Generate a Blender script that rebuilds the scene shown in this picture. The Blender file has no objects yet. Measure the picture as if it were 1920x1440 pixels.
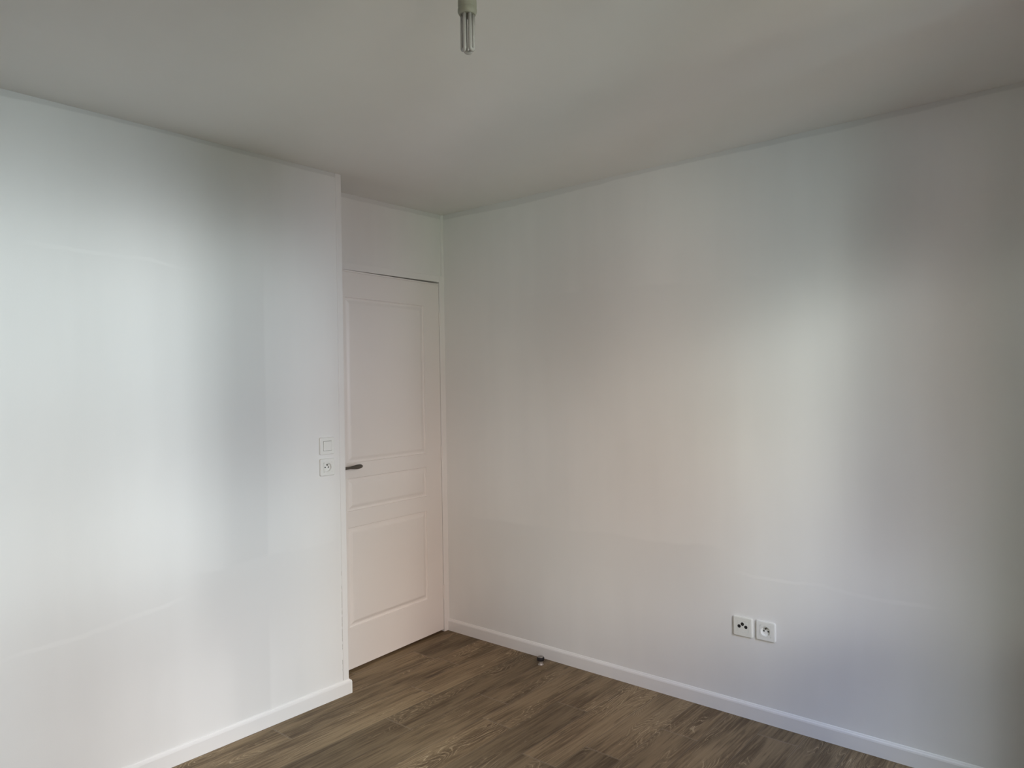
import bpy, bmesh, math, random
from mathutils import Vector, Matrix
random.seed(7)
S = bpy.context.scene
COL = S.collection

# ------------------------------------------------------------------ camera
CAM = (-3.0644, -3.1167, 1.4817)
YAW, PITCH, ROLL, FPX = 0.86923, -0.001086, -0.015962, 1351.0
fw = Vector((math.cos(PITCH)*math.sin(YAW), math.cos(PITCH)*math.cos(YAW), math.sin(PITCH)))
rt = Vector((math.cos(YAW), -math.sin(YAW), 0))
up = rt.cross(fw)
R_ = rt*math.cos(ROLL) + up*math.sin(ROLL)
U_ = -rt*math.sin(ROLL) + up*math.cos(ROLL)
cd = bpy.data.cameras.new('camera'); cam = bpy.data.objects.new('camera', cd); COL.objects.link(cam)
cam.matrix_world = Matrix(((R_.x, U_.x, -fw.x, CAM[0]), (R_.y, U_.y, -fw.y, CAM[1]), (R_.z, U_.z, -fw.z, CAM[2]), (0, 0, 0, 1)))
cd.sensor_width = 36; cd.lens = FPX/1920*36; cd.clip_start = 0.05
S.camera = cam

# ------------------------------------------------------------------ colour management
S.view_settings.view_transform = 'Standard'; S.view_settings.look = 'None'
S.view_settings.exposure = 0; S.view_settings.gamma = 1; S.view_settings.use_curve_mapping = False
try:
    S.cycles.use_denoising = True
    S.cycles.max_bounces = 16; S.cycles.diffuse_bounces = 12
    S.cycles.caustics_reflective = False; S.cycles.caustics_refractive = False
except Exception: pass

# ------------------------------------------------------------------ sky and street seen through the windows behind the camera
# each row: elevation, then radiance (as a share of SKYMAX) every 4 degrees of azimuth from -82
SKYMAX = 60.80
SKY = [[-50.0,[[0.0,0.0,0.0],[0.0,0.0,0.0],[0.0,0.0,0.0],[0.0,0.0,0.0],[0.0,0.0,0.0],[0.0,0.0,0.0],[0.0,0.0,0.0],[0.0,0.0,0.0],[0.0,0.0,0.0],[0.0,0.0,0.0],[0.0,0.0,0.0],[0.0,0.0,0.0],[0.0,0.0,0.0],[0.0,0.0,0.0],[0.0,0.0,0.0],[0.043,0.041,0.037],[0.0,0.001,0.003],[0.0,0.024,0.029],[0.0,0.0,0.004],[0.0,0.0,0.0],[0.0,0.0,0.0],[0.0,0.0,0.0],[0.0,0.0,0.0],[0.0,0.0,0.0],[0.0,0.0,0.0],[0.0,0.0,0.0],[0.0,0.0,0.0],[0.0,0.0,0.0],[0.0,0.0,0.0],[0.0,0.0,0.0]]],[-35.0,[[0.0,0.0,0.0],[0.0,0.0,0.0],[0.0,0.0,0.0],[0.001,0.0,0.0],[0.0,0.0,0.0],[0.0,0.0,0.0],[0.0,0.0,0.0],[0.0,0.0,0.0],[0.0,0.0,0.0],[0.024,0.006,0.0],[0.006,0.0,0.0],[0.009,0.0,0.0],[0.013,0.0,0.0],[0.009,0.0,0.0],[0.0,0.0,0.0],[0.004,0.0,0.0],[0.0,0.0,0.0],[0.138,0.14,0.139],[0.0,0.0,0.0],[0.035,0.037,0.021],[0.03,0.028,0.005],[0.198,0.195,0.17],[0.057,0.057,0.034],[0.047,0.042,0.023],[0.006,0.0,0.0],[0.001,0.0,0.0],[0.0,0.0,0.0],[0.0,0.0,0.0],[0.0,0.0,0.0],[0.0,0.0,0.0]]],[-22.0,[[0.0,0.0,0.0],[0.0,0.0,0.0],[0.0,0.0,0.0],[0.004,0.0,0.0],[0.007,0.012,0.0],[0.0,0.0,0.0],[0.0,0.0,0.0],[0.0,0.0,0.0],[0.0,0.0,0.0],[0.0,0.0,0.0],[0.021,0.066,0.056],[0.098,0.135,0.132],[0.021,0.021,0.018],[0.212,0.194,0.18],[0.021,0.019,0.0],[0.0,0.0,0.0],[0.003,0.0,0.0],[0.077,0.072,0.059],[0.0,0.0,0.0],[0.0,0.0,0.0],[0.0,0.001,0.0],[0.0,0.0,0.0],[0.0,0.0,0.0],[0.0,0.0,0.0],[0.0,0.0,0.0],[0.0,0.0,0.0],[0.0,0.0,0.0],[0.001,0.0,0.0],[0.0,0.0,0.0],[0.0,0.0,0.0]]],[-12.0,[[0.0,0.0,0.0],[0.0,0.0,0.0],[0.0,0.0,0.0],[0.0,0.0,0.0],[0.0,0.0,0.0],[0.0,0.0,0.006],[0.0,0.0,0.0],[0.006,0.0,0.0],[0.085,0.097,0.11],[0.05,0.092,0.113],[0.0,0.019,0.029],[0.095,0.132,0.138],[0.0,0.0,0.002],[0.076,0.07,0.059],[0.067,0.084,0.045],[0.053,0.082,0.047],[0.013,0.019,0.0],[0.0,0.0,0.002],[0.0,0.001,0.033],[0.0,0.0,0.02],[0.0,0.007,0.019],[0.0,0.006,0.019],[0.0,0.0,0.001],[0.0,0.037,0.035],[0.223,0.275,0.268],[0.103,0.138,0.118],[0.094,0.111,0.087],[0.039,0.043,0.026],[0.0,0.0,0.0],[0.0,0.0,0.0]]],[-5.0,[[0.0,0.0,0.0],[0.0,0.0,0.0],[0.358,0.351,0.346],[0.0,0.0,0.0],[0.0,0.0,0.0],[0.0,0.0,0.0],[0.0,0.0,0.0],[0.011,0.0,0.0],[0.0,0.0,0.0],[0.0,0.003,0.011],[0.089,0.12,0.121],[0.27,0.287,0.279],[0.051,0.027,0.016],[0.279,0.247,0.23],[0.034,0.019,0.0],[0.0,0.0,0.0],[0.0,0.0,0.0],[0.0,0.0,0.0],[0.0,0.002,0.038],[0.0,0.0,0.03],[0.0,0.001,0.03],[0.0,0.003,0.033],[0.0,0.0,0.007],[0.0,0.0,0.001],[0.325,0.37,0.366],[0.278,0.311,0.29],[0.289,0.306,0.279],[0.119,0.125,0.107],[0.0,0.0,0.0],[0.0,0.0,0.0]]],[1.0,[[0.0,0.0,0.0],[0.0,0.0,0.0],[0.01,0.002,0.0],[0.0,0.0,0.0],[0.0,0.0,0.0],[0.0,0.0,0.0],[0.0,0.0,0.0],[0.015,0.0,0.0],[0.009,0.0,0.0],[0.0,0.0,0.0],[0.0,0.0,0.0],[0.304,0.299,0.291],[0.031,0.0,0.0],[0.095,0.039,0.019],[0.055,0.0,0.0],[0.164,0.137,0.131],[0.003,0.0,0.0],[0.027,0.037,0.037],[0.501,0.544,0.565],[0.036,0.095,0.12],[0.0,0.066,0.095],[0.794,0.896,0.936],[0.614,0.695,0.721],[0.546,0.6,0.61],[0.964,1.0,0.999],[0.295,0.303,0.284],[0.125,0.12,0.095],[0.016,0.013,0.0],[0.0,0.0,0.0],[0.0,0.0,0.0]]],[7.0,[[0.0,0.0,0.0],[0.0,0.0,0.0],[0.057,0.051,0.043],[0.0,0.0,0.0],[0.0,0.0,0.0],[0.039,0.074,0.073],[0.0,0.0,0.0],[0.007,0.0,0.0],[0.214,0.206,0.185],[0.317,0.331,0.317],[0.134,0.153,0.137],[0.341,0.338,0.312],[0.029,0.0,0.0],[0.172,0.124,0.091],[0.137,0.09,0.063],[0.019,0.0,0.0],[0.0,0.0,0.0],[0.0,0.0,0.0],[0.241,0.262,0.268],[0.179,0.204,0.217],[0.0,0.002,0.017],[0.094,0.15,0.176],[0.0,0.0,0.011],[0.0,0.0,0.0],[0.127,0.125,0.125],[0.016,0.0,0.0],[0.112,0.086,0.072],[0.009,0.0,0.0],[0.002,0.0,0.0],[0.0,0.0,0.0]]],[13.0,[[0.0,0.0,0.0],[0.0,0.0,0.0],[0.0,0.0,0.0],[0.0,0.0,0.0],[0.0,0.0,0.0],[0.285,0.308,0.287],[0.1,0.095,0.051],[0.015,0.0,0.0],[0.317,0.312,0.296],[0.562,0.583,0.573],[0.493,0.519,0.502],[0.572,0.563,0.519],[0.348,0.308,0.25],[0.129,0.102,0.057],[0.013,0.0,0.0],[0.015,0.0,0.0],[0.02,0.0,0.0],[0.015,0.0,0.0],[0.153,0.155,0.15],[0.0,0.0,0.0],[0.0,0.0,0.001],[0.0,0.002,0.018],[0.0,0.0,0.01],[0.0,0.0,0.0],[0.004,0.0,0.0],[0.02,0.0,0.0],[0.129,0.097,0.086],[0.013,0.0,0.0],[0.004,0.0,0.0],[0.0,0.0,0.0]]],[19.0,[[0.0,0.0,0.0],[0.0,0.0,0.0],[0.0,0.0,0.0],[0.0,0.0,0.0],[0.0,0.0,0.0],[0.0,0.0,0.0],[0.003,0.0,0.0],[0.016,0.0,0.0],[0.008,0.0,0.0],[0.027,0.029,0.033],[0.0,0.0,0.004],[0.012,0.0,0.0],[0.223,0.183,0.145],[0.169,0.145,0.111],[0.011,0.0,0.0],[0.026,0.0,0.0],[0.047,0.0,0.0],[0.09,0.038,0.008],[0.412,0.405,0.393],[0.277,0.302,0.31],[0.331,0.381,0.399],[0.49,0.566,0.596],[0.378,0.45,0.481],[0.264,0.307,0.329],[0.202,0.215,0.23],[0.112,0.099,0.103],[0.233,0.209,0.203],[0.032,0.02,0.017],[0.004,0.0,0.0],[0.0,0.0,0.0]]],[25.0,[[0.0,0.0,0.0],[0.0,0.0,0.0],[0.0,0.0,0.0],[0.0,0.0,0.0],[0.0,0.0,0.0],[0.0,0.0,0.0],[0.0,0.0,0.0],[0.0,0.0,0.0],[0.0,0.0,0.018],[0.087,0.093,0.128],[0.0,0.0,0.045],[0.017,0.017,0.052],[0.453,0.436,0.443],[0.456,0.442,0.436],[0.014,0.0,0.0],[0.034,0.0,0.0],[0.235,0.162,0.13],[0.386,0.319,0.284],[0.416,0.395,0.383],[0.27,0.29,0.302],[0.671,0.719,0.746],[0.856,0.93,0.968],[0.745,0.817,0.857],[0.473,0.519,0.552],[0.112,0.131,0.153],[0.0,0.0,0.007],[0.021,0.011,0.011],[0.005,0.0,0.0],[0.002,0.0,0.0],[0.0,0.0,0.0]]],[32.0,[[0.0,0.0,0.0],[0.0,0.0,0.0],[0.0,0.0,0.001],[0.0,0.0,0.0],[0.0,0.0,0.0],[0.0,0.0,0.0],[0.0,0.004,0.003],[0.18,0.196,0.225],[0.0,0.0,0.058],[0.006,0.032,0.112],[0.037,0.076,0.171],[0.199,0.239,0.33],[0.291,0.318,0.384],[0.304,0.315,0.35],[0.258,0.254,0.269],[0.096,0.073,0.073],[0.197,0.158,0.143],[0.208,0.169,0.151],[0.103,0.084,0.075],[0.0,0.0,0.0],[0.0,0.0,0.012],[0.063,0.086,0.105],[0.067,0.089,0.111],[0.0,0.0,0.018],[0.0,0.0,0.009],[0.0,0.0,0.003],[0.001,0.0,0.0],[0.001,0.0,0.0],[0.0,0.0,0.0],[0.0,0.0,0.0]]],[42.0,[[0.0,0.0,0.0],[0.0,0.0,0.0],[0.0,0.0,0.0],[0.0,0.0,0.0],[0.0,0.0,0.0],[0.0,0.0,0.001],[0.032,0.072,0.095],[0.452,0.504,0.563],[0.283,0.332,0.417],[0.337,0.386,0.485],[0.216,0.264,0.369],[0.125,0.166,0.266],[0.061,0.089,0.167],[0.025,0.038,0.088],[0.051,0.053,0.081],[0.021,0.015,0.026],[0.018,0.006,0.007],[0.014,0.002,0.0],[0.005,0.0,0.0],[0.001,0.0,0.0],[0.0,0.0,0.004],[0.0,0.0,0.007],[0.0,0.0,0.008],[0.0,0.0,0.006],[0.0,0.0,0.003],[0.0,0.0,0.001],[0.0,0.0,0.0],[0.0,0.0,0.0],[0.0,0.0,0.0],[0.0,0.0,0.0]]],[56.0,[[0.0,0.0,0.0],[0.0,0.0,0.001],[0.0,0.0,0.001],[0.0,0.0,0.003],[0.0,0.001,0.007],[0.042,0.061,0.076],[0.174,0.214,0.247],[0.255,0.306,0.366],[0.21,0.262,0.343],[0.237,0.286,0.375],[0.14,0.182,0.272],[0.044,0.073,0.156],[0.0,0.01,0.078],[0.0,0.0,0.047],[0.0,0.0,0.029],[0.0,0.0,0.014],[0.001,0.0,0.004],[0.001,0.0,0.0],[0.0,0.0,0.0],[0.0,0.0,0.0],[0.0,0.0,0.0],[0.0,0.0,0.001],[0.0,0.0,0.001],[0.0,0.0,0.001],[0.0,0.0,0.0],[0.0,0.0,0.0],[0.0,0.0,0.0],[0.0,0.0,0.0],[0.0,0.0,0.0],[0.0,0.0,0.0]]]] #SKY#
world = bpy.data.worlds.new('sky'); S.world = world; world.use_nodes = True
wn, wl = world.node_tree.nodes, world.node_tree.links
wn.clear()
wout = wn.new('ShaderNodeOutputWorld'); wbg = wn.new('ShaderNodeBackground')
wtc = wn.new('ShaderNodeTexCoord'); wsp = wn.new('ShaderNodeSeparateXYZ'); wl.new(wtc.outputs['Generated'], wsp.inputs[0])
def wmath(op, a, b=None):
    n = wn.new('ShaderNodeMath'); n.operation = op
    for i, v in enumerate((a, b)):
        if v is None: continue
        if isinstance(v, (int, float)): n.inputs[i].default_value = v
        else: wl.new(v, n.inputs[i])
    return n.outputs[0]
az = wmath('MULTIPLY', wmath('ARCTAN2', wsp.outputs[0], wmath('MULTIPLY', wsp.outputs[1], -1.0)), 180/math.pi)
el = wmath('MULTIPLY', wmath('ARCSINE', wsp.outputs[2]), 180/math.pi)
mr = wn.new('ShaderNodeMapRange'); wl.new(az, mr.inputs[0]); mr.inputs[1].default_value = -86; mr.inputs[2].default_value = 38
acc = None
for j, (e, cols) in enumerate(SKY):              # one colour ramp along the azimuth for each elevation, blended between them
    cr = wn.new('ShaderNodeValToRGB'); wl.new(mr.outputs[0], cr.inputs[0]); els = cr.color_ramp.elements
    stops = [(-86, (0, 0, 0))] + [(-82+4*i, c) for i, c in enumerate(cols)]
    stops.append((38, (0, 0, 0)))
    while len(els) < len(stops): els.new(.5)
    for i, (p, c) in enumerate(stops): els[i].position = (p+86)/124
    for i, (p, c) in enumerate(stops): els[i].color = (*c, 1)
    if acc is None: acc = cr.outputs[0]; last = e; continue
    m = wn.new('ShaderNodeMapRange'); wl.new(el, m.inputs[0]); m.inputs[1].default_value = last; m.inputs[2].default_value = e
    mx = wn.new('ShaderNodeMix'); mx.data_type = 'RGBA'; wl.new(m.outputs[0], mx.inputs[0]); wl.new(acc, mx.inputs[6]); wl.new(cr.outputs[0], mx.inputs[7])
    acc = mx.outputs[2]; last = e
wl.new(acc, wbg.inputs['Color'])
wbg.inputs['Strength'].default_value = SKYMAX
wl.new(wbg.outputs[0], wout.inputs[0])

H = 2.5
XW, YS = -4.4, -3.4              # west and window walls
YL, XL = -0.2532, -0.9336        # face and free edge of the left wall
WIN = [(-3.06, -2.245, 0.78, 2.19), (-1.775, -0.87, 0.78, 2.19)]
for x1, x2, z0, z1 in WIN:       # portals help the sky light find the window openings
    ld = bpy.data.lights.new('window_portal', 'AREA'); ld.shape = 'RECTANGLE'
    ld.size, ld.size_y = x2-x1, z1-z0; ld.cycles.is_portal = True
    lo = bpy.data.objects.new('window_portal', ld); COL.objects.link(lo)
    lo.location = ((x1+x2)/2, YS-0.12, (z0+z1)/2); lo.rotation_euler = (math.radians(90), 0, 0)

# ------------------------------------------------------------------ materials
class NT:
    def __init__(s, name):
        s.m = bpy.data.materials.new(name); s.m.use_nodes = True
        s.n = s.m.node_tree.nodes; s.l = s.m.node_tree.links
        s.b = s.n['Principled BSDF']
    def node(s, t, **kw):
        n = s.n.new(t)
        for k, v in kw.items():
            if k.startswith('i_'):
                key = k[2:]
                n.inputs[int(key) if key.isdigit() else key].default_value = v
            else: setattr(n, k, v)
        return n
    def link(s, a, b): s.l.new(a, b)
    def math(s, op, a, b=None, c=None, clamp=False):
        n = s.n.new('ShaderNodeMath'); n.operation = op; n.use_clamp = clamp
        for i, v in enumerate((a, b, c)):
            if v is None: continue
            if isinstance(v, (int, float)): n.inputs[i].default_value = v
            else: s.l.new(v, n.inputs[i])
        return n.outputs[0]
    def noise(s, vec, scale, detail=2, rough=.5, dist=0):
        n = s.n.new('ShaderNodeTexNoise'); n.inputs['Scale'].default_value = scale
        n.inputs['Detail'].default_value = detail; n.inputs['Roughness'].default_value = rough
        n.inputs['Distortion'].default_value = dist
        s.l.new(vec, n.inputs['Vector']); return n.outputs[0]
    def mapping(s, vec, scale, loc=(0, 0, 0)):
        n = s.n.new('ShaderNodeMapping'); n.inputs['Scale'].default_value = scale
        n.inputs['Location'].default_value = loc; s.l.new(vec, n.inputs['Vector']); return n.outputs[0]
    def mix(s, f, a, b, mode='MIX'):
        n = s.n.new('ShaderNodeMix'); n.data_type = 'RGBA'; n.blend_type = mode
        for i, v in ((0, f), (6, a), (7, b)):
            if isinstance(v, (int, float)): n.inputs[i].default_value = v
            elif isinstance(v, tuple): n.inputs[i].default_value = (*v, 1) if len(v) == 3 else v
            else: s.l.new(v, n.inputs[i])
        return n.outputs[2]
    def smooth(s, x, a, b):
        n = s.n.new('ShaderNodeMapRange'); n.interpolation_type = 'SMOOTHSTEP'
        n.inputs[1].default_value = a; n.inputs[2].default_value = b
        s.l.new(x, n.inputs[0]); return n.outputs[0]
    def bump(s, h, strength, dist=.001):
        n = s.n.new('ShaderNodeBump'); n.inputs['Strength'].default_value = strength
        n.inputs['Distance'].default_value = dist; s.l.new(h, n.inputs['Height'])
        s.l.new(n.outputs[0], s.b.inputs['Normal'])

def simple(name, col, rough=.5, metal=0, bump=None, var=.02):
    t = NT(name); tc = t.node('ShaderNodeTexCoord').outputs['Object']
    n = t.noise(tc, 6, 3)
    c = t.mix(n, tuple(v*(1-var) for v in col), tuple(min(1, v*(1+var)) for v in col))
    t.link(c, t.b.inputs['Base Color'])
    t.b.inputs['Roughness'].default_value = rough; t.b.inputs['Metallic'].default_value = metal
    if bump: t.bump(t.noise(tc, bump[0], 3), bump[1], .0006)
    return t.m

WALLC = (.81, .80, .785)
def wall_paint(name, axis, marks=(), tone_bands=()):
    """rolled white paint: fine roller stipple, uneven second coat, darker cut-in strip under the ceiling.
    axis = horizontal coordinate (0 x, 1 y); marks = (kind, ...) faint lap marks"""
    t = NT(name); g = t.node('ShaderNodeNewGeometry').outputs['Position']
    sp = t.node('ShaderNodeSeparateXYZ'); t.link(g, sp.inputs[0])
    h, z = sp.outputs[axis], sp.outputs[2]
    lo = t.noise(t.mapping(g, (1, 1, .45)), 2.2, 3, .55)
    roll = t.noise(t.mapping(g, (7, 7, .55)), 1.0, 2, .5)          # vertical roller passes
    v = t.math('ADD', t.math('MULTIPLY', lo, .6), t.math('MULTIPLY', roll, .4))
    col = t.mix(t.smooth(v, .35, .65), tuple(c*.978 for c in WALLC), tuple(min(1, c*1.018) for c in WALLC))
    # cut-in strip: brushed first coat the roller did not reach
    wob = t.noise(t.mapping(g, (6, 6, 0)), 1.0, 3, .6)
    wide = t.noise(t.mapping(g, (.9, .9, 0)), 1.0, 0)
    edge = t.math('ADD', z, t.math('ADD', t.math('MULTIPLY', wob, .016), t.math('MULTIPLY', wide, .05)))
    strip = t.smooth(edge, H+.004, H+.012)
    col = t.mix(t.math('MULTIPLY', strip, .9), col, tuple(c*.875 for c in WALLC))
    if axis == 0 and tone_bands:
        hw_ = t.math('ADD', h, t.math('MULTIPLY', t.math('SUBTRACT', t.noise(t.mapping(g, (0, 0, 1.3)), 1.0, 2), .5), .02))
        for a, b, sa, sb, gain in tone_bands:
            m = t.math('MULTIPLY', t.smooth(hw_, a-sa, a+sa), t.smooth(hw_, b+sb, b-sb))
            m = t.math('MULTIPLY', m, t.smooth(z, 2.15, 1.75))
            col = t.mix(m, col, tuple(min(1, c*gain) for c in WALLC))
    for mk in marks:                                                # lap marks: (h0, z0, slope, extent, half width, gain)
        h0, z0, sl, ext, hw, gain, kind = mk
        zz = t.math('SUBTRACT', t.math('SUBTRACT', z, z0), t.math('MULTIPLY', t.math('SUBTRACT', h, h0), sl))
        zz = t.math('ADD', zz, t.math('MULTIPLY', t.math('SUBTRACT', t.noise(t.mapping(g, (4, 4, 4)), 1.0, 3), .5), .06))
        along = t.smooth(t.math('ABSOLUTE', t.math('SUBTRACT', h, h0)), ext, ext*.6)
        if kind == 'line': m = t.smooth(t.math('ABSOLUTE', zz), hw, hw*.3)
        else: m = t.math('MULTIPLY', t.smooth(zz, 0.0, -.02), t.smooth(zz, -hw, -hw*.3))
        m = t.math('MULTIPLY', m, along)
        col = t.mix(m, col, tuple(min(1, c*gain) for c in WALLC))
    t.link(col, t.b.inputs['Base Color'])
    t.b.inputs['Roughness'].default_value = .62
    t.b.inputs['Specular IOR Level'].default_value = .35
    t.bump(t.math('ADD', t.noise(g, 230, 2), t.math('MULTIPLY', t.noise(g, 22, 3), .8)), .10, .0012)
    return t.m

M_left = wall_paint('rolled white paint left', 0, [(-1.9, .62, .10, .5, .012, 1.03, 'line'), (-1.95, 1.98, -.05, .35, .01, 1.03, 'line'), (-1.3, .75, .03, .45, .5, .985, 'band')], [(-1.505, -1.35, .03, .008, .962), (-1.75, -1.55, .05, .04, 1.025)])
M_right = wall_paint('rolled white paint right', 1, [(-.95, .72, -.02, .95, .35, .97, 'band'), (-2.2, .62, .02, .45, .010, 1.03, 'line'), (-1.3, 1.95, .03, .8, .5, .985, 'band')])
M_wall = wall_paint('rolled white paint', 0)
M_ceil = simple('matt white ceiling paint', (.80, .79, .77), .85, 0, (160, .12), .015)
M_trim = simple('white gloss trim paint', (.83, .815, .80), .38, 0, (40, .10), .01)
M_door = simple('white satin door paint', (.83, .795, .77), .40, 0, (70, .06), .01)
M_plast = simple('white switch plastic', (.82, .82, .79), .30, 0, None, .005)
M_plast2 = simple('ivory socket plastic', (.80, .80, .75), .30, 0, None, .005)
M_dark = simple('black hole plastic', (.008, .008, .008), .6)
M_nick = simple('brushed dark nickel', (.16, .145, .13), .34, 1)
M_steel = simple('satin steel', (.46, .43, .39), .40, .6)
M_cap = simple('steel cap', (.36, .34, .32), .35, 1)
M_rub = simple('black rubber', (.012, .009, .01), .55)
M_holder = simple('aged white lampholder plastic', (.315, .31, .25), .5, 0, None, .03)
M_cable = simple('white cable sheath', (.7, .7, .66), .5)
M_gap = simple('unlit gap wood', (.10, .08, .07), .8)
M_caulk = simple('cracked filler', (.28, .25, .22), .9)
gt = NT('frosted tube glass')
gtc = gt.node('ShaderNodeTexCoord').outputs['Object']
gt.link(gt.mix(gt.noise(gtc, 30, 2), (.41, .40, .385), (.45, .44, .425)), gt.b.inputs['Base Color'])
gt.b.inputs['Roughness'].default_value = .12; gt.b.inputs['Coat Weight'].default_value = .4
M_glass = gt.m

def floor_mat():
    t = NT('limed oak plank vinyl')
    uv = t.node('ShaderNodeUVMap', uv_map='plank').outputs[0]       # u metres along, v metres across
    rnd = t.node('ShaderNodeAttribute', attribute_name='plank_id')
    sp = t.node('ShaderNodeSeparateXYZ'); t.link(uv, sp.inputs[0])
    u, v = sp.outputs[0], sp.outputs[1]
    rs = t.node('ShaderNodeSeparateColor'); t.link(rnd.outputs['Color'], rs.inputs[0])
    r1, r2, r3 = rs.outputs
    cb = t.node('ShaderNodeCombineXYZ')
    t.link(t.math('ADD', u, t.math('MULTIPLY', r1, 37)), cb.inputs[0])
    t.link(t.math('ADD', v, t.math('MULTIPLY', r2, 11)), cb.inputs[1])
    t.link(t.math('MULTIPLY', r3, 9), cb.inputs[2])
    p = cb.outputs[0]
    soft = t.noise(t.mapping(p, (1.6, 11, 1)), 1.0, 3, .55, .3)      # broad figure
    streak = t.noise(t.mapping(p, (5, 110, 1)), 1.0, 4, .65)         # fine straight grain
    pore = t.noise(t.mapping(p, (22, 420, 1)), 1.0, 2, .6)
    # cathedral figure: contour lines of a stretched noise field
    field = t.noise(t.mapping(p, (1.5, 8.5, 1)), 1.0, 2.2, .5, .25)
    fr = t.math('FRACT', t.math('MULTIPLY', field, 34))
    ring = t.math('ABSOLUTE', t.math('SUBTRACT', fr, .5))            # 0 in middle of each band
    ringl = t.smooth(ring, .13, .02)
    ringd = t.smooth(ring, .30, .48)
    patch = t.smooth(t.noise(t.mapping(p, (2.2, 9, 1), (5, 3, 1)), 1.0, 2), .50, .62)
    base = t.mix(t.smooth(soft, .34, .66), (.108, .075, .048), (.240, .183, .128))
    base = t.mix(t.math('MULTIPLY', t.smooth(streak, .44, .66), .65), base, (.295, .228, .162))
    base = t.mix(t.math('MULTIPLY', t.smooth(streak, .46, .32), .70), base, (.095, .065, .042))
    base = t.mix(t.math('MULTIPLY', t.math('MULTIPLY', ringd, patch), .40), base, (.085, .058, .038))
    lime = t.math('MULTIPLY', t.math('MULTIPLY', ringl, t.math('MULTIPLY', patch, t.smooth(pore, .36, .56))), .80)
    base = t.mix(lime, base, (.46, .38, .29))
    lime2 = t.math('MULTIPLY', t.smooth(pore, .63, .72), t.math('ADD', .22, t.math('MULTIPLY', patch, .40)))
    base = t.mix(lime2, base, (.40, .33, .25))
    kn = t.noise(t.mapping(p, (5, 22, 1), (2, 7, 3)), 1.0, 1)
    base = t.mix(t.math('MULTIPLY', t.smooth(kn, .70, .80), .6), base, (.05, .033, .022))
    tone = t.math('ADD', .72, t.math('MULTIPLY', r3, .40))
    tint = t.mix(1.0, base, (1.04, .99, .82), 'MULTIPLY')
    hs = t.node('ShaderNodeVectorMath', operation='SCALE'); t.link(tint, hs.inputs[0]); t.link(tone, hs.inputs['Scale'])
    col = hs.outputs[0]
    # printed joints: thin dark line with a pale arris
    dv = t.math('MINIMUM', v, t.math('SUBTRACT', .1672, v))
    du = t.math('MINIMUM', u, t.math('SUBTRACT', 1.006, u))
    d = t.math('MINIMUM', dv, du)
    col = t.mix(t.math('MULTIPLY', t.smooth(dv, .0045, .0022), .18), col, (.36, .29, .21))
    col = t.mix(t.math('MULTIPLY', t.smooth(du, .0045, .0025), .50), col, (.34, .275, .20))
    col = t.mix(t.math('MULTIPLY', t.smooth(d, .0016, .0005), .60), col, (.045, .03, .02))
    t.link(col, t.b.inputs['Base Color'])
    t.b.inputs['Roughness'].default_value = .58
    t.b.inputs['Specular IOR Level'].default_value = .28
    t.bump(t.math('ADD', t.math('MULTIPLY', streak, .6), t.smooth(d, 0, .002)), .25, .0006)
    return t.m
M_floor = floor_mat()

# ------------------------------------------------------------------ mesh helpers
def obj(name, bm, mat, parent=None, smooth=False, bevel=None):
    me = bpy.data.meshes.new(name); bmesh.ops.recalc_face_normals(bm, faces=bm.faces[:]); bm.to_mesh(me); bm.free()
    for m in (mat if isinstance(mat, (list, tuple)) else [mat]): me.materials.append(m)
    if smooth:
        for f in me.polygons: f.use_smooth = True
    o = bpy.data.objects.new(name, me); COL.objects.link(o)
    if bevel:
        b = o.modifiers.new('bevel', 'BEVEL'); b.width = bevel[0]; b.segments = bevel[1]; b.limit_method = 'ANGLE'; b.angle_limit = math.radians(40)
        for f in me.polygons: f.use_smooth = True
        w = o.modifiers.new('wn', 'WEIGHTED_NORMAL'); w.keep_sharp = True
    if parent is not None: o.parent = parent
    return o
def box(bm, x0, x1, y0, y1, z0, z1, mi=0):
    vs = [bm.verts.new(c) for c in ((x0,y0,z0),(x1,y0,z0),(x1,y1,z0),(x0,y1,z0),(x0,y0,z1),(x1,y0,z1),(x1,y1,z1),(x0,y1,z1))]
    for i in ((0,1,2,3),(4,5,6,7),(0,1,5,4),(1,2,6,5),(2,3,7,6),(3,0,4,7)):
        bm.faces.new([vs[k] for k in i]).material_index = mi
def boxes(*bs):
    bm = bmesh.new()
    for b in bs: box(bm, *b)
    return bm
def structure(o, kind='structure'): o['kind'] = kind; return o
def empty(name, loc, rot=(0, 0, 0)):
    o = bpy.data.objects.new(name, None); COL.objects.link(o); o.empty_display_size = .05
    o.location = loc; o.rotation_euler = rot; return o
def tag(o, label, cat, group=None):
    o['label'] = label; o['category'] = cat
    if group: o['group'] = group
    return o
def lathe(bm, prof, seg=40, mi=0, cx=0, cy=0):
    """profile of (r, z) about the local z axis"""
    rings = []
    for r, z in prof:
        if r < 1e-6: rings.append([bm.verts.new((cx, cy, z))])
        else: rings.append([bm.verts.new((cx+r*math.cos(2*math.pi*k/seg), cy+r*math.sin(2*math.pi*k/seg), z)) for k in range(seg)])
    for a, b in zip(rings[:-1], rings[1:]):
        for k in range(seg):
            j = (k+1) % seg
            if len(a) == 1 and len(b) == 1: continue
            if len(a) == 1: f = bm.faces.new((a[0], b[k], b[j]))
            elif len(b) == 1: f = bm.faces.new((a[k], a[j], b[0]))
            else: f = bm.faces.new((a[k], a[j], b[j], b[k]))
            f.material_index = mi
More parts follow.
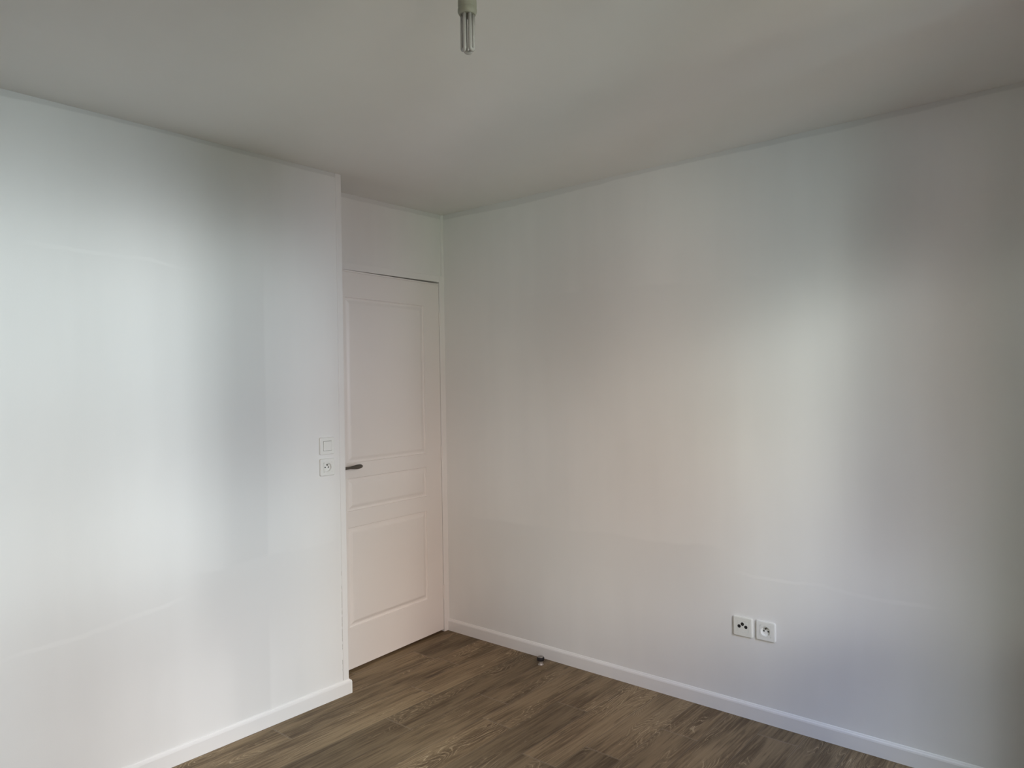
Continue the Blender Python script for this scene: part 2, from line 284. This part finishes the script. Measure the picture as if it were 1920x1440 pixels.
def tube(bm, pts, r, seg=16, cap=True, scale=None):
    pts = [Vector(p) for p in pts]; rings = []; prev = None
    for i, p in enumerate(pts):
        t = (pts[min(i+1, len(pts)-1)]-pts[max(i-1, 0)]).normalized()
        if prev is None:
            a = Vector((0, 0, 1)) if abs(t.z) < .9 else Vector((1, 0, 0)); n = t.cross(a).normalized()
        else: n = (prev - t*prev.dot(t)).normalized()
        b = t.cross(n); prev = n
        rr = r[i] if isinstance(r, (list, tuple)) else r
        rings.append([bm.verts.new(p+n*rr*math.cos(2*math.pi*k/seg)+b*rr*math.sin(2*math.pi*k/seg)) for k in range(seg)])
    for a, b in zip(rings[:-1], rings[1:]):
        for k in range(seg): bm.faces.new((a[k], a[(k+1) % seg], b[(k+1) % seg], b[k]))
    if cap: bm.faces.new(rings[0][::-1]); bm.faces.new(rings[-1])

# ------------------------------------------------------------------ room shell
T = .12
# floor: every printed plank is its own face with its own grain coordinates
PW, PLEN, Y0 = .1672, 1.006, -.1006
ends = {1: -.359, 2: -.694, 3: -.993, 4: -.553, 5: -.724, 6: -.390, 7: -.853, 8: -.653, 9: -.326, 10: -.75, 11: -.119}
bm = bmesh.new(); uvl = bm.loops.layers.uv.new('plank'); cl = bm.loops.layers.float_color.new('plank_id')
rowlo = 0
fx0, fx1, fy0, fy1 = XW-T, T, YS-T, .35
r = -4
while True:
    ytop = Y0 - PW*r; ybot = ytop-PW
    if ytop < fy0: break
    off = ends.get(r, random.Random(r*13+5).uniform(-1, 0))
    x = off - PLEN*6
    k = 0
    while x < fx1:
        a, b = max(x, fx0), min(x+PLEN, fx1); c, d = max(ybot, fy0), min(ytop, fy1)
        if b > a and d > c:
            q = [(a, c), (b, c), (b, d), (a, d)]
            f = bm.faces.new([bm.verts.new((px, py, 0)) for px, py in q])
            rr = random.Random(r*101+k*7+3); idc = (rr.random(), rr.random(), rr.random(), 1)
            for l, (px, py) in zip(f.loops, q):
                l[uvl].uv = (px-x, py-ybot); l[cl] = idc
        x += PLEN; k += 1
    r += 1
bmesh.ops.remove_doubles(bm, verts=bm.verts[:], dist=1e-5)
ret = bmesh.ops.extrude_face_region(bm, geom=bm.faces[:])
bmesh.ops.translate(bm, vec=(0, 0, -.1), verts=[v for v in ret['geom'] if isinstance(v, bmesh.types.BMVert)])
fl = structure(obj('floor', bm, M_floor))

structure(obj('ceiling', boxes((XW-T, T, YS-T, .35, H, H+.12)), M_ceil))
structure(obj('wall_right', boxes((0, T, YS-T, .35, 0, H)), M_right))
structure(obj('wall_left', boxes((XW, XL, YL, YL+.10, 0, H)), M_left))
structure(obj('wall_west', boxes((XW-T, XW, YS-T, .35, 0, H)), M_wall))
# window wall with its two openings
(ax0, ax1, wz0, wz1), (bx0, bx1, _, _) = WIN
bm = boxes((XW, ax0, YS-.1, YS, 0, H), (ax1, bx0, YS-.1, YS, 0, H), (bx1, 0, YS-.1, YS, 0, H),
           (ax0, ax1, YS-.1, YS, 0, wz0), (ax0, ax1, YS-.1, YS, wz1, H), (bx0, bx1, YS-.1, YS, 0, wz0), (bx0, bx1, YS-.1, YS, wz1, H))
structure(obj('wall_window', bm, M_wall))
# wall the door hangs in: lintel panel and the return hidden behind the left wall
DX = -.917
structure(obj('wall_back', boxes((XL-.02, 0, .003, .10, 2.131, H), (XW, DX-.045, 0.0, .10, 0, H)), M_wall))

# free edge of the left wall: painted corner bead, floor to ceiling
bm = bmesh.new()
box(bm, XL-.030, XL+.0015, YL-.0022, YL+.102, .066, H)
structure(obj('trim_1', bm, M_trim, bevel=(.0015, 2)))
# narrow cover bead in the corner beside the lintel
structure(obj('trim_2', boxes((-.020, 0.0, -.004, .003, 2.131, H)), M_trim, bevel=(.002, 2)))
# filler crack along the corner bead near the floor
bm = bmesh.new(); z = .072
while z < .62:                                       # hairline break in the filler, wider towards the floor
    l = random.uniform(.008, .03); w = .0011*max(.25, 1-z/.7)*random.uniform(.6, 1.2)
    x = XL-.0310+random.uniform(-.0004, .0004); box(bm, x-w, x, YL-.0007, YL+.001, z, z+l)
    z += l+random.choice((.0005, .002, .012, .05))
structure(obj('trim_3', bm, M_caulk))

def baseboard(name, pts, h=.066, t=.012):
    """profile swept round pts (wall-face line, outward normal on the right of travel)"""
    prof = [(0, 0), (t, 0), (t, h-.011), (t*.86, h-.005), (t*.60, h-.0012), (t*.50, h-.0030), (t*.36, h-.0030), (t*.28, h+.0008), (t*.16, h+.0026), (0, h+.0036)]
    bm = bmesh.new(); P = [Vector((x, y, 0)) for x, y in pts]; rings = []
    for i, p in enumerate(P):
        d0 = (P[i]-P[i-1]).normalized() if i else (P[1]-P[0]).normalized()
        d1 = (P[i+1]-P[i]).normalized() if i < len(P)-1 else d0
        n0, n1 = Vector((d0.y, -d0.x, 0)), Vector((d1.y, -d1.x, 0))
        m = (n0+n1).normalized(); m /= max(.3, m.dot(n0))
        rings.append([bm.verts.new(p+m*o+Vector((0, 0, z))) for o, z in prof])
    for a, b in zip(rings[:-1], rings[1:]):
        for k in range(len(prof)-1): bm.faces.new((a[k], a[k+1], b[k+1], b[k]))
    bm.faces.new(rings[0]); bm.faces.new(rings[-1][::-1])
    return structure(obj(name, bm, M_trim))
baseboard('baseboard_right', [(0, YS), (0, -.004)][::-1])
baseboard('baseboard_left', [(XW, YL), (XL+.0015, YL), (XL+.0015, YL+.1)])
baseboard('baseboard_west', [(XW, YS), (XW, YL)])
baseboard('baseboard_window', [(0, YS), (XW, YS)])

# ------------------------------------------------------------------ door: frame + leaf slightly ajar into the room
AJ = math.radians(4.5)
HX = -.045
dr = structure(empty('door_1', (HX, 0, 0)))
fr = bmesh.new()
J = .046                                            # visible face of the frame
box(fr, -.0405, .0455, -.0035, .09, 0, 2.131)                        # hinge jamb up to the corner
box(fr, DX-HX-.045, DX-HX, -.0035, .09, 0, 2.131)                 # latch jamb, behind the left wall
box(fr, DX-HX, -.0405, -.0035, .09, 2.0938, 2.131)                   # head
# rebate stops behind the leaf
box(fr, DX-HX, -.0405, .050, .09, 2.07, 2.0925)
frame = obj('door_frame', fr, M_trim, dr, bevel=(.0018, 2))
for v in frame.data.vertices:
    if v.co.x < .01 and v.co.x > -.05: v.co.x = max(v.co.x, .0035)
frame['label'] = 'white painted door frame'

leaf_e = bmesh.new()
LW, Z0, Z1, LT = .862, .0145, 2.0835, .040
panels = [(.132, .730, 1.078, 1.943), (.132, .730, .829, 1.000), (.132, .730, .228, .745)]
def depth(u, z):
    """leaf front relief: steep outer step, long inner ramp up to a flat field"""
    if abs(z-2.0735) < .0022: return .0040          # scribed line under the rebated top edge
    for a, b, c, d in panels:
        e = min(u-a, b-u, z-c, d-z)
        if e > 0:
            if e < .004: return .0088*math.sin(e/.004*math.pi/2)
            if e < .010: return .0088
            if e < .034: 
                s = (e-.010)/.024; return .0088*(1-s*s*(3-2*s))*.92+.0006
            return .0006
    return 0
def steps(lo, hi, edges):
    pts = {round(lo, 5), round(hi, 5)}
    for a, b in edges:
        for k in (0, .0013, .0027, .004, .010, .014, .018, .022, .026, .030, .034):
            pts.add(round(a+k, 5)); pts.add(round(b-k, 5))
    return sorted(pts)
us = steps(0, LW, [(.132, .730)]); zs = sorted(steps(Z0, Z1, [(c, d) for _, _, c, d in panels])+[2.0712, 2.0714, 2.0756, 2.0758])
grid = [[leaf_e.verts.new((-u, -(0-depth(u, z)), z)) for z in zs] for u in us]
for i in range(len(us)-1):
    for j in range(len(zs)-1): leaf_e.faces.new((grid[i][j], grid[i+1][j], grid[i+1][j+1], grid[i][j+1]))
back = {}
def bk(i, j): 
    v = grid[i][j].co; return leaf_e.verts.new((v.x, LT, v.z))
c00, c10, c11, c01 = bk(0, 0), bk(-1, 0), bk(-1, -1), bk(0, -1)
leaf_e.faces.new((c00, c10, c11, c01))
leaf_e.faces.new([grid[i][0] for i in range(len(us))]+[c10, c00])
leaf_e.faces.new([grid[i][-1] for i in range(len(us))]+[c11, c01])
leaf_e.faces.new([grid[0][j] for j in range(len(zs))]+[c01, c00])
leaf_e.faces.new([grid[-1][j] for j in range(len(zs))]+[c11, c10])
leaf = obj('door_leaf', leaf_e, M_door, dr)
leaf.rotation_euler = (0, 0, AJ)                    # local -x runs along the leaf; positive swings the latch side into the room
leaf['label'] = 'white moulded door leaf with three recessed panels'
# rebated top edge line and hinges
hb = [(1.83, 1.91), (1.03, 1.11), (.20, .28)]
for a, b in hb:
    hm = bmesh.new(); lathe(hm, [(0, a), (.0055, a), (.0055, b), (0, b)], 14)
    ho = obj('hinge', hm, M_door, dr, smooth=False); ho.location = (.0015, -.0045, 0)

# lever handle (child of the leaf: thing > part > sub-part)
hz, hu = 1.062, .800
hm = bmesh.new()
def disc(bm, u, z, r, y0, y1, seg=32):
    a = [bm.verts.new((-u+r*math.cos(2*math.pi*k/seg), y0, z+r*math.sin(2*math.pi*k/seg))) for k in range(seg)]
    b = [bm.verts.new((-u+r*.92*math.cos(2*math.pi*k/seg), y1, z+r*.92*math.sin(2*math.pi*k/seg))) for k in range(seg)]
    for k in range(seg): bm.faces.new((a[k], a[(k+1) % seg], b[(k+1) % seg], b[k]))
    bm.faces.new(b); bm.faces.new(a[::-1])
disc(hm, hu, hz, .026, 0.0, -.009)
disc(hm, hu, hz, .010, -.009, -.045)
# blade: flattened teardrop section growing towards the free end
secs = [(0.0, .0080, .0085), (.012, .0075, .0080), (.030, .0062, .0070), (.048, .0060, .0062), (.062, .0074, .0058), (.076, .0092, .0056), (.090, .0104, .0054), (.102, .0108, .0052), (.114, .0104, .0050), (.124, .0088, .0044), (.130, .0064, .0036), (.1335, .0036, .0022), (.135, .0006, .0006)]
rings = []
for s, hh, tt in secs:
    rings.append([hm.verts.new((-hu+s, -.045+tt*math.cos(2*math.pi*k/20), hz+.012*(s-.05)+1.1*hh*math.sin(2*math.pi*k/20))) for k in range(20)])
for a, b in zip(rings[:-1], rings[1:]):
    for k in range(20): hm.faces.new((a[k], a[(k+1) % 20], b[(k+1) % 20], b[k]))
hm.faces.new(rings[0]); hm.faces.new(rings[-1])
h = obj('door_handle', hm, M_nick, leaf, smooth=True); h['label'] = 'dark brushed metal lever handle'

# ------------------------------------------------------------------ switch and sockets. local frame: x right, z up, -y out of the wall
def plate_bm(w, hole, r=.007, t=.0098, seg=6):
    """rounded plate with slightly domed rim and an opening (square half-size or round radius)"""
    bm = bmesh.new()
    def rr(half, rad, y, n=seg):
        out = []
        for q in range(4):
            cx, cz = [(1, 1), (-1, 1), (-1, -1), (1, -1)][q]
            for k in range(n+1):
                a = math.pi/2*q + math.pi/2*k/n
                out.append((cx*(half-rad)+rad*math.cos(a), y, cz*(half-rad)+rad*math.sin(a)))
        return out
    loops = [rr(w/2, r, 0), rr(w/2, r, -t*.55), rr(w/2-.0012, r-.001, -t*.85), rr(w/2-.004, r-.002, -t), rr(hole+.0015, .002, -t), rr(hole, .0015, -t+.0012), rr(hole, .0015, -.002)]
    V = [[bm.verts.new(p) for p in L] for L in loops]
    n = len(V[0])
    for a, b in zip(V[:-1], V[1:]):
        for k in range(n): bm.faces.new((a[k], a[(k+1) % n], b[(k+1) % n], b[k]))
    return bm
def insert_bm(half, t0, t1, r=.0015):
    bm = boxes((-half, half, -t1, -t0, -half, half)); return bm
def cylin(bm, x, z, r, y0, y1, seg=24, mi=0):
    a = [bm.verts.new((x+r*math.cos(2*math.pi*k/seg), y0, z+r*math.sin(2*math.pi*k/seg))) for k in range(seg)]
    b = [bm.verts.new((x+r*math.cos(2*math.pi*k/seg), y1, z+r*math.sin(2*math.pi*k/seg))) for k in range(seg)]
    for k in range(seg): bm.faces.new((a[k], a[(k+1) % seg], b[(k+1) % seg], b[k])).material_index = mi
    bm.faces.new(b).material_index = mi; bm.faces.new(a[::-1]).material_index = mi
def well_bm(half, r, dep, t):
    """square insert whose face carries a round well of radius r and depth dep"""
    bm = bmesh.new(); n = 48
    sq = []
    for k in range(n):
        a = 2*math.pi*(k+.5)/n; c, s = math.cos(a), math.sin(a); m = half/max(abs(c), abs(s)); sq.append((c*m, s*m))
    L = [[(x, -.001, z) for x, z in sq], [(x, -t, z) for x, z in sq]]
    for rad, y in ((r+.0012, -t), (r, -t+.001), (r*.97, -t+dep-.002), (r*.90, -t+dep)):
        L.append([(rad*math.cos(2*math.pi*(k+.5)/n), y, rad*math.sin(2*math.pi*(k+.5)/n)) for k in range(n)])
    V = [[bm.verts.new(p) for p in q] for q in L]
    for a, b in zip(V[:-1], V[1:]):
        for k in range(n): bm.faces.new((a[k], a[(k+1) % n], b[(k+1) % n], b[k]))
    bm.faces.new(V[-1])
    return bm
def french_socket(name, loc, rz, mat, w):
    e = empty(name, loc, (0, 0, rz)); k = w/.080
    obj('cover_plate', plate_bm(w, .0225*k), mat, e, smooth=False, bevel=None)
    t, dep = .0106, .0096                            # shallow well keeps the set inside its own depth on the wall
    obj('socket_well', well_bm(.0223*k, .0190*k, dep, t), mat, e)
    hb = bmesh.new()
    for sx in (-1, 1): cylin(hb, sx*.0090*k, -.0010, .0032*k, -t+dep+.0003, -t+dep-.0005, 18)
    obj('pin_hole', hb, M_dark, e)
    pb = bmesh.new(); cylin(pb, 0, .0105*k, .0030*k, -t+dep+.0002, -t+.0015, 18)
    obj('earth_pin', pb, M_nick, e)
    return e
def switch(name, loc, rz, w):
    e = empty(name, loc, (0, 0, rz))
    obj('cover_plate', plate_bm(w, .0232), M_plast, e)
    obj('socket_backing', boxes((-.0232, .0232, -.0035, -.001, -.0232, .0232)), M_dark, e).name = 'backing'
    bm = bmesh.new()
    vs = [(-.0222, -.0112, .0220), (.0222, -.0112, .0220), (.0222, -.0100, -.0220), (-.0222, -.0100, -.0220)]
    f = [bm.verts.new(v) for v in vs]; b = [bm.verts.new((v[0], -.002, v[2])) for v in vs]
    bm.faces.new(f); bm.faces.new(b[::-1])
    for i in range(4): bm.faces.new((f[i], f[(i+1) % 4], b[(i+1) % 4], b[i]))
    obj('rocker', bm, M_plast, e, bevel=(.0008, 2))
    return e
def tv_socket(name, loc, rz, w):
    e = empty(name, loc, (0, 0, rz)); k = w/.080
    obj('cover_plate', plate_bm(w, .0225*k), M_plast2, e)
    obj('insert', insert_bm(.0222*k, .001, .0104), M_plast2, e, bevel=(.0006, 2))
    for (x, z) in ((-.0135, .0015), (.0000, .0118), (.0145, .0015)):
        hb = bmesh.new(); cylin(hb, x*k, z*k, .0068*k, -.0102, -.0109, 28)
        obj('jack', hb, M_dark, e)
    pb = bmesh.new(); cylin(pb, 0, .0118*k, .0030*k, -.0106, -.0120, 18)
    obj('coaxial_pin', pb, M_nick, e)
    return e
tag(switch('light_switch', (-1.0385, YL, 1.2005), 0, .081), 'square white rocker light switch on the left wall, directly above a socket', 'light switch')
tag(french_socket('wall_socket', (-1.0385, YL, 1.1005), 0, M_plast, .081), 'square white electrical socket on the left wall right under the light switch', 'wall socket')
tag(tv_socket('television_socket', (0, -1.8365, .3965), -math.pi/2, .086), 'square white aerial socket with three black round jacks low on the right wall', 'television socket')
tag(french_socket('wall_socket', (0, -1.938, .3975), -math.pi/2, M_plast, .084), 'square white electrical socket low on the right wall beside the three-jack aerial socket', 'wall socket')

# ------------------------------------------------------------------ door stop on the floor
ds = tag(empty('door_stop', (-.088, -.769, 0)), 'small steel door stop with black rubber ring standing on the floor by the right baseboard', 'door stop')
bm = bmesh.new(); lathe(bm, [(0, 0), (.0150, 0), (.0150, .001), (.0135, .004), (.0112, .007), (.0112, .017), (.0130, .0215), (0, .0215)], 40)
obj('post', bm, M_steel, ds, smooth=False, bevel=(.0006, 2))
bm = bmesh.new(); lathe(bm, [(0, .0215), (.0175, .0215), (.0192, .0232), (.0195, .030), (.0193, .0370), (.0180, .0388), (0, .0388)], 40)
obj('rubber_ring', bm, M_rub, ds, smooth=True)
bm = bmesh.new(); lathe(bm, [(0, .0388), (.0150, .0388), (.0153, .0405), (.0145, .0425), (.0125, .0436), (0, .0440)], 40)
obj('cap', bm, M_cap, ds, smooth=True)

# ------------------------------------------------------------------ bare compact fluorescent bulb hanging from the ceiling
BX, BY = -1.910, -2.030
lp = tag(empty('hanging_bulb', (BX, BY, 0)), 'unlit compact fluorescent bulb with folded glass tubes hanging in a bare lampholder from the ceiling', 'light bulb')
bm = bmesh.new(); lathe(bm, [(0, H), (.045, H), (.045, H-.004), (.030, H-.020), (.006, H-.026), (0, H-.026)], 40)
obj('ceiling_rose', bm, M_holder, lp, smooth=True)
bm = bmesh.new(); tube(bm, [(0, 0, H-.02), (.001, 0, 2.43), (0, 0, 2.37)], .003, 10)
obj('cable', bm, M_cable, lp, smooth=True)
bm = bmesh.new(); lathe(bm, [(0, 2.374), (.008, 2.374), (.012, 2.366), (.0195, 2.360), (.0200, 2.336), (.0185, 2.334), (0, 2.334)], 40)
obj('lampholder', bm, M_holder, lp, smooth=False, bevel=(.0008, 2))
bm = bmesh.new(); lathe(bm, [(0, 2.334), (.0195, 2.334), (.0205, 2.327), (.0207, 2.309), (.0198, 2.307), (.0198, 2.3055), (.0210, 2.304), (.0210, 2.297), (.0180, 2.2915), (.0165, 2.2905), (0, 2.2905)], 48)
obj('ballast_housing', bm, M_holder, lp, smooth=False, bevel=(.0006, 2))
for k in range(3):                                   # three folded tubes round the axis
    bm = bmesh.new(); a = 2*math.pi*k/3 + math.radians(38)
    c, s = math.cos(a), math.sin(a); rad, hw, r = .0104, .0060, .0043
    pts = []
    zt, zb = 2.292, 2.2135
    pts.append((-hw, zt)); pts.append((-hw, 2.25)); pts.append((-hw, zb+.004))
    for q in range(1, 8):
        an = math.pi*q/8; pts.append((-hw*math.cos(an), zb+.004-.0040*math.sin(an)))
    pts.append((hw, zb+.004)); pts.append((hw, 2.25)); pts.append((hw, zt))
    P3 = [(rad*c - h_*s, rad*s + h_*c, z) for h_, z in pts]
    tube(bm, P3, r, 16)
    obj('glass_tube', bm, M_glass, lp, smooth=True)
